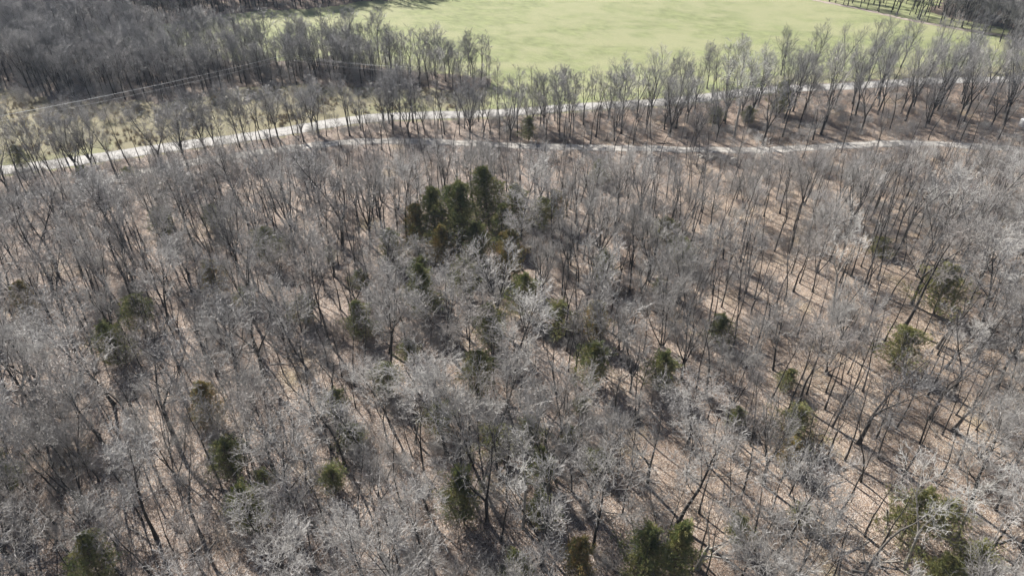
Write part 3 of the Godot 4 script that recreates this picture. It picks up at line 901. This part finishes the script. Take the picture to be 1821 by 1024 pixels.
	add_child(lie)
	for k in 3:
		var mm := MultiMesh.new()
		mm.transform_format = MultiMesh.TRANSFORM_3D
		mm.mesh = falls[k]
		mm.instance_count = 130
		for j in 130:
			var z := -32.0 - 108.0 * pow(rng.randf(), 1.4)
			var x := rng.randf_range(-1, 1) * (-z * 0.62 + 28.0)
			if absf(z - lane_z(x)) < 5: z += 9
			mm.set_instance_transform(j, Transform3D(Basis(Vector3.UP, rng.randf() * TAU) * Basis(Vector3.RIGHT, rng.randf() * TAU) * Basis.from_scale(Vector3.ONE * rng.randf_range(0.6, 1.3)), on_ground(x, z, 0.1)))
		var o := MultiMeshInstance3D.new()
		o.multimesh = mm
		o.name = "branches"
		o.set_meta("kind", "stuff")
		lie.add_child(o, true)
	mass("distant_saplings", extra.sapling, saps, 0.7, 1.2)
	mass("distant_slim_trees", extra.slim_tree, slims, 0.75, 1.1, 12.0)
	mass("distant_bare_trees", extra.bare_tree, [vases[0], oaks[0], vases[2], oaks[1], vases[1]], 0.75, 1.1, 13.0)
	mass("distant_brush", extra.brush, brushes, 0.7, 1.3)
	# low twiggy growth that nobody could count
	rng.seed = 90
	var low := []
	for k in 11000:
		var z := -30.0 - 164.0 * rng.randf()
		var half := -z * 0.62 + 34.0
		var x := rng.randf_range(-half, half)
		if absf(z - lane_z(x)) < 2.4 or z < road_z(x) + 3.4:
			continue
		var keep := 0.35 + 0.9 * fine.get_noise_2d(x * 0.5, z * 0.5)
		if x > 42 and z < -100: keep += 0.7
		if not open_slope(x, z): keep += 0.12
		if z < lane_z(x): keep += 0.45 if x < 40 else 0.8
		if z > lane_z(x) and z < lane_z(x) + 4.0: continue
		if open_slope(x, z): keep -= 0.25
		for g in GAPS:
			if Vector2(x - g[0], z - g[1]).length() < g[2]: keep = 0.0
		if rng.randf() < keep:
			low.append(on_ground(x, z, -0.05))
	mass("undergrowth", low, brushes, 0.35, 0.8)

func mass(called: String, spots: Array, protos: Array, lo: float, hi: float, tall := 0.0) -> void:
	if spots.is_empty():
		return
	var root := Node3D.new()
	root.name = called
	root.set_meta("kind", "stuff")
	add_child(root)
	for k in protos.size():
		var mine := []
		for j in range(k, spots.size(), protos.size()):
			var s := rng.randf_range(lo, hi)
			if tall > 0.0:
				s = minf(s, maxf(5.0, (spots[j].z - lane_z(spots[j].x)) * 0.42 + 0.6) / tall)
			mine.append(Transform3D(Basis(Vector3.UP, rng.randf() * TAU) * Basis.from_scale(Vector3(s, s * rng.randf_range(0.85, 1.15), s)), spots[j]))
		for part in 2:
			var mm := MultiMesh.new()
			mm.transform_format = MultiMesh.TRANSFORM_3D
			mm.mesh = protos[k][part]
			mm.instance_count = mine.size()
			for j in mine.size():
				mm.set_instance_transform(j, mine[j])
			var o := MultiMeshInstance3D.new()
			o.multimesh = mm
			o.name = ["stems", "twigs"][part]
			o.set_meta("kind", "stuff")
			root.add_child(o, true)

func put_cell(cells: Dictionary, x: float, z: float, r: float) -> void:
	var key := Vector2i(floori(x / 6.0), floori(z / 6.0))
	if not cells.has(key):
		cells[key] = []
	cells[key].append(Vector3(x, r, z))

func crowded(cells: Dictionary, x: float, z: float, r: float) -> bool:
	var kx := floori(x / 6.0)
	var kz := floori(z / 6.0)
	for i in range(-1, 2):
		for j in range(-1, 2):
			for p in cells.get(Vector2i(kx + i, kz + j), []):
				if Vector2(p.x - x, p.z - z).length() < minf(r, p.y):
					return true
	return false

func far_trees(fars: Array, brushes: Array) -> void:
	rng.seed = 300
	var spots := []
	var cells := {}
	for k in 22000:
		var x := rng.randf_range(-250, 270)
		var z := rng.randf_range(-345, -172)
		if absf(x) > -z * 0.72 + 25: continue
		var space := 2.2
		if not (inside(x, z, far_wood) or inside(x, z, back_wood) or inside(x, z, right_wood)):
			# loose trees beyond the earth strip, and where the roadside belt meets the wood
			if x < 120 or z > -212: continue
			var edge := line_z(fence_line, x)
			if z > edge - 1.0 and x < 158: continue
			space = 4.6
		if crowded(cells, x, z, space): continue
		put_cell(cells, x, z, space)
		spots.append(Vector3(x, 0, z))
	spots.sort_custom(func(a, b): return a.z > b.z)
	var rest := []
	for k in spots.size():
		var at := on_ground(spots[k].x, spots[k].z)
		if k >= 260:
			rest.append(at)
			continue
		var which := rng.randi() % 3
		var h := rng.randf_range(9.5, 13.5) * (1.0 if at.x > -125 and at.z > -230 else 1.2)
		var s := h / 14.0
		var o := plant("woodland_tree", fars[which], at, rng.randf() * TAU, Vector3(s, s, s), rng.randf_range(0, 0.08), rng.randf() * TAU)
		tag(o, unique(["dark bare", "dark forked bare", "thin pinkish bare"][which] + " tree", at, h), "tree", "trees of the wood beyond the road")
	mass("distant_wood", rest, fars, 0.75, 1.15)
	var low := []
	for k in 1200:
		var x := rng.randf_range(140, 270)
		var z := rng.randf_range(-320, -205)
		if inside(x, z, right_wood): low.append(on_ground(x, z))
	for k in 900:
		var x := rng.randf_range(-190, 0)
		var z := rng.randf_range(-300, -240)
		if inside(x, z, back_wood) and (not inside(x, z + 6, back_wood) or rng.randf() < 0.3):
			low.append(on_ground(x, z))
	for k in 2600:
		var x := rng.randf_range(-190, 0)
		var z := rng.randf_range(-225, -160)
		if inside(x, z + 1.5, far_wood) or (x < -92 and z < road_z(x) - 14.0 and rng.randf() < 0.5) or (z < road_z(x) - 4.0 and rng.randf() < (0.07 if x > -40 else 0.2)):
			low.append(on_ground(x, z))
	var tb := Buf.new()
	for k in 26:
		var a := rng.randf() * TAU
		var foot := Vector3(cos(a), 0, sin(a)) * rng.randf_range(0.0, 0.32)
		var tip := foot * rng.randf_range(1.5, 2.6) + Vector3(0, rng.randf_range(0.3, 0.75), 0)
		var w := Vector3(-sin(a), 0, cos(a)) * 0.03
		tb.tri(foot - w, foot + w, tip, Vector3(cos(a), 0.4, sin(a)).normalized())
	var tuft := [tb.mesh(mat(lin(0.34, 0.28, 0.20), 0.8)), tb.mesh(mat(lin(0.30, 0.24, 0.16), 0.8))]
	var tufts := []
	for k in 9000:
		var x := rng.randf_range(-150, 70)
		var z := rng.randf_range(-205, -128)
		if zone(x, z) != 2 or absf(z - road_z(x)) < 3.2: continue
		if fine.get_noise_2d(x * 0.7 + 11, z * 0.7) < rng.randf_range(-0.3, 0.35): continue
		tufts.append(on_ground(x, z))
	var grass := Node3D.new()
	grass.name = "dry_grass"
	grass.set_meta("kind", "stuff")
	add_child(grass)
	for part in 2:
		var mm := MultiMesh.new()
		mm.transform_format = MultiMesh.TRANSFORM_3D
		mm.mesh = tuft[part]
		mm.instance_count = tufts.size() / 2
		for j in mm.instance_count:
			var s := rng.randf_range(0.7, 1.8)
			mm.set_instance_transform(j, Transform3D(Basis(Vector3.UP, rng.randf() * TAU) * Basis.from_scale(Vector3.ONE * s), tufts[j * 2 + part]))
		var o := MultiMeshInstance3D.new()
		o.multimesh = mm
		o.name = "tufts"
		o.set_meta("kind", "stuff")
		grass.add_child(o, true)
	mass("wood_edge_brush", low, brushes, 0.5, 1.1)

func things() -> void:
	# power line: poles, then the wires from pole to pole
	var grey_wood := mat(lin(0.36, 0.33, 0.29), 0.85)
	grey_wood.albedo_texture = M.bark.albedo_texture
	grey_wood.uv1_triplanar = true
	var china := mat(lin(0.8, 0.8, 0.78), 0.3)
	var metal := mat(lin(0.55, 0.56, 0.57), 0.4)
	var heads := []
	for row in [[-27.2, -179.0, 8.4, "slender utility pole with white insulators standing in the verge"], [-62.0, -189.0, 8.2, "utility pole half hidden at the edge of the far wood"], [-131.0, -133.0, 8.2, "utility pole at the far end of the wires"]]:
		var o := Node3D.new()
		o.name = numbered("utility_pole")
		add_child(o)
		o.position = on_ground(row[0], row[1])
		o.rotation.y = 0.75 if row[0] < -28 else -0.3
		tag(o, row[3], "utility pole", "poles of the power line")
		var b := Buf.new()
		b.tube(PackedVector3Array([Vector3(0, -0.5, 0), Vector3(0, row[2] * 0.5, 0), Vector3(0, row[2], 0), Vector3(0, row[2] + 0.02, 0)]), PackedFloat32Array([0.15, 0.13, 0.10, 0.0]), 10)
		put("pole", b.mesh(grey_wood), o)
		b = Buf.new()
		b.box(Vector3(0, row[2] - 0.45, 0.13), Vector3(1.9, 0.11, 0.1))
		put("crossarm", b.mesh(grey_wood), o)
		var tips := []
		for x in [-0.85, 0.85]:
			b = Buf.new()
			b.tube(PackedVector3Array([Vector3(x, row[2] - 0.4, 0.13), Vector3(x, row[2] - 0.3, 0.13), Vector3(x, row[2] - 0.24, 0.13), Vector3(x, row[2] - 0.14, 0.13), Vector3(x, row[2] - 0.12, 0.13)]), PackedFloat32Array([0.05, 0.09, 0.06, 0.09, 0.0]), 8)
			put("insulator", b.mesh(china), o)
			tips.append(o.transform * Vector3(x, row[2] - 0.14, 0.13))
		tips.append(o.transform * Vector3(0, row[2] - 1.3, 0.12))
		heads.append(tips)
		b = Buf.new()
		b.tube(PackedVector3Array([Vector3(0.2, row[2] - 1.5, 0), Vector3(0.2, row[2] - 1.5, 0) + Vector3(0, 0.5, 0), Vector3(0.2, row[2] - 0.99, 0)]), PackedFloat32Array([0.13, 0.13, 0.0]), 9)
		put("transformer", b.mesh(metal), o)
	for span in [[0, 1, "between the two poles by the wood"], [1, 2, "running down over the brown thicket"]]:
		for k in 3:
			var p: Vector3 = heads[span[0]][k]
			var q: Vector3 = heads[span[1]][k]
			var pts := PackedVector3Array()
			for j in 25:
				var t := j / 24.0
				pts.append(p.lerp(q, t) - Vector3(0, 4.0 * t * (1 - t) * (0.5 if span[0] == 0 else 1.1), 0))
			var b := Buf.new()
			b.tube(pts, taper(25, 0.022, 0.022), 5)
			var o := put("power_wire", b.mesh(metal))
			tag(o, "%s wire of the power line %s" % [["outer", "inner", "lowest"][k], span[2]], "wire", "power line wires")
	# pale fallen wood
	var logs := [
		[36.0, -50.9, 3.2, 0.5, 0.10, "short white log on the leafy open slope"], [34.6, -42.6, 5.0, 0.1, 0.15, "thick pale log along the fallen heap's upper side"], [36.4, -41.6, 5.5, -0.12, 0.13, "long pale limb through the heap's middle"], [38.6, -42.4, 5.2, -0.75, 0.14, "pale limb slanting down the heap's right end"], [35.2, -40.7, 4.2, -0.2, 0.12, "curved pale limb at the heap's lower side"], [34.4, -40.6, 3.0, -0.6, 0.09, "thin pale limb at the heap's left tip"], [40.8, -41.2, 3.4, 1.0, 0.07, "thin upright-slanting pale branch right of the heap"],
		[17.2, -95.5, 4.5, 0.9, 0.12, "pale broken trunk lying among dark grey crowns"], [31.5, -52.2, 2.6, 0.8, 0.10, "short tan log by the forked dark trunks"], [50.5, -43.0, 5.0, 0.6, 0.11, "grey fallen trunk near the lower right corner"], [-34.0, -72.0, 4.0, 0.2, 0.10, "grey fallen trunk in the left thicket"], [3.0, -52.5, 4.0, -0.5, 0.12, "dark fallen trunk below the gnarly white tree"], [-52.0, -70.0, 6.0, 0.05, 0.12, "dark trunk lying across the leaf floor at left"], [45.5, -141.5, 3.5, -0.2, 0.16, "dark log below the lane near the stones"], [33.5, -148.3, 4.0, 0.02, 0.14, "dark log on the bank above the lane"]]
	for row in logs:
		rng.seed = int(row[0] * 91 - row[1] * 37)
		var b := Buf.new()
		var dir := Vector3(cos(row[3]), 0.03, -sin(row[3]))
		var pts := walk(Vector3.ZERO, dir, row[2], 7, 0.12, 0.0)
		for k in pts.size():
			pts[k].y = maxf(pts[k].y, 0.0) + row[4] * 0.7
		var rs := taper(8, row[4], row[4] * 0.45)
		pts.append(pts[7] + (pts[7] - pts[6]).normalized() * 0.02); rs.append(0.0)
		pts.insert(0, pts[0] - dir * 0.02); rs.insert(0, 0.01)
		b.tube(pts, rs, 8)
		var o := put("fallen_log", b.mesh(M.bark if "dark" in row[5] else M.wood))
		o.position = on_ground(row[0], row[1])
		tag(o, row[5], "log", "fallen wood on the forest floor")
		for k in 4:
			var t := rng.randf_range(0.3, 0.95)
			var bb := Buf.new()
			var start := along(pts, t)
			bb.tube(walk(start, aside(heading(pts, t), 0.7, rng.randf_range(-2.4, 2.4)) + Vector3(0, 0.3, 0), rng.randf_range(0.5, 1.6), 4, 0.25, 0.02), PackedFloat32Array([row[4] * 0.4, row[4] * 0.3, row[4] * 0.25, row[4] * 0.15, 0.0]), 5)
			put("branch", bb.mesh(M.bark if "dark" in row[5] else M.wood), o)
	# the broken snag
	rng.seed = 616
	var snag := Node3D.new()
	snag.name = "broken_snag"
	add_child(snag)
	snag.position = on_ground(19.4, -41.2)
	tag(snag, "pale grey broken snag with bare white limbs leaning right, near the bottom edge", "dead tree")
	var sb := Buf.new()
	var sp := walk(Vector3(0, -0.3, 0), Vector3(0.08, 1, 0), 5.2, 6, 0.06, 0.02)
	sb.tube(sp, PackedFloat32Array([0.34, 0.30, 0.26, 0.24, 0.21, 0.17, 0.05]), 9)
	put("trunk", sb.mesh(M.bark_white), snag)
	for row in [[0.55, 1.0, 0.45, 6.5, 0.10], [0.8, 0.9, 0.15, 5.5, 0.10], [0.3, 1.0, -0.25, 4.0, 0.09], [0.95, -0.1, -0.2, 5.5, 0.08]]:
		var lb := Buf.new()
		grow(lb, lb, along(sp, row[0]), Vector3(row[1], 0.8, row[2]), row[3], row[4], 1, {"wig": 0.22, "up": 0.02, "open": 0.9, "branches": 3, "branchlets": 2, "twigs": 2, "thin": 0.012})
		put("limb", lb.mesh(M.bark_white), snag)
	# pale stones dumped beside the lane
	var stone := mat(lin(0.55, 0.51, 0.45), 0.9)
	stone.albedo_texture = M.road.albedo_texture
	stone.uv1_triplanar = true
	var where := ["nearest the dark log", "at the heap's left end", "topmost of the heap", "lying apart toward the lane", "lowest of the heap", "at the heap's right end", "beside the thin tree", "half sunk in leaves", "flat one in the middle", "small one at the back", "broad one in front", "pointed one on the bank"]
	for k in 12:
		rng.seed = 700 + k
		var b := Buf.new()
		var r := rng.randf_range(0.35, 0.75)
		var ball := SphereMesh.new()
		ball.radial_segments = 8; ball.rings = 4
		var arr := ball.get_mesh_arrays()
		var vs: PackedVector3Array = arr[Mesh.ARRAY_VERTEX]
		var id: PackedInt32Array = arr[Mesh.ARRAY_INDEX]
		var squash := Vector3(rng.randf_range(1.0, 1.7), rng.randf_range(0.6, 1.0), rng.randf_range(0.8, 1.2)) * r * 1.6
		for q in vs.size():
			var e := vs[q]
			vs[q] = e * (1.0 + 0.5 * fine.get_noise_3d(e.x * 14 + k * 9, e.y * 14, e.z * 14)) * squash
		for q in range(0, id.size(), 3):
			var nn := (vs[id[q + 2]] - vs[id[q]]).cross(vs[id[q + 1]] - vs[id[q]])
			if nn.length() > 1e-6:
				b.tri(vs[id[q]], vs[id[q + 1]], vs[id[q + 2]], nn.normalized())
		var o := put("stone", b.mesh(stone))
		o.position = on_ground(rng.randf_range(41.5, 49.5), rng.randf_range(-141.8, -139.6), r * 0.3)
		o.rotation.y = rng.randf() * TAU
		tag(o, "pale limestone block beside the lane, " + where[k], "stone", "stones beside the lane")
	# the white trailer cut by the right edge
	var paint := mat(lin(0.8, 0.8, 0.78), 0.35)
	var rubber := mat(lin(0.03, 0.03, 0.03), 0.8)
	var dark := mat(lin(0.04, 0.05, 0.06), 0.15)
	var tr := Node3D.new()
	tr.name = "parked_trailer"
	add_child(tr)
	tr.position = on_ground(125.6, -158.0)
	tr.rotation.y = 0.25
	tag(tr, "white box trailer among the trees, cut by the right edge", "trailer")
	var body := CSGPolygon3D.new()
	body.name = "body"
	body.polygon = PackedVector2Array([Vector2(-1.9, 0.55), Vector2(1.9, 0.55), Vector2(1.98, 0.65), Vector2(1.98, 2.25), Vector2(1.8, 2.45), Vector2(-1.8, 2.45), Vector2(-1.98, 2.2), Vector2(-1.98, 0.65)])
	body.depth = 2.0
	body.position.z = 1.0
	body.material = paint
	tr.add_child(body)
	for x in [-0.45, 0.4]:
		for z in [-0.92, 0.92]:
			var w := CylinderMesh.new()
			w.top_radius = 0.34; w.bottom_radius = 0.34; w.height = 0.2; w.radial_segments = 18
			w.material = rubber
			var o := put("wheel", w, tr)
			o.rotation.x = PI / 2
			o.position = Vector3(x, 0.34, z * 1.02)
	var wb := Buf.new()
	wb.box(Vector3(-0.6, 1.75, 1.005), Vector3(0.9, 0.5, 0.03))
	put("window", wb.mesh(dark), tr)
	wb = Buf.new()
	wb.tube(PackedVector3Array([Vector3(-1.9, 0.5, 0), Vector3(-3.1, 0.45, 0), Vector3(-3.15, 0.45, 0)]), PackedFloat32Array([0.05, 0.05, 0.0]), 6)
	put("tow_bar", wb.mesh(rubber), tr)
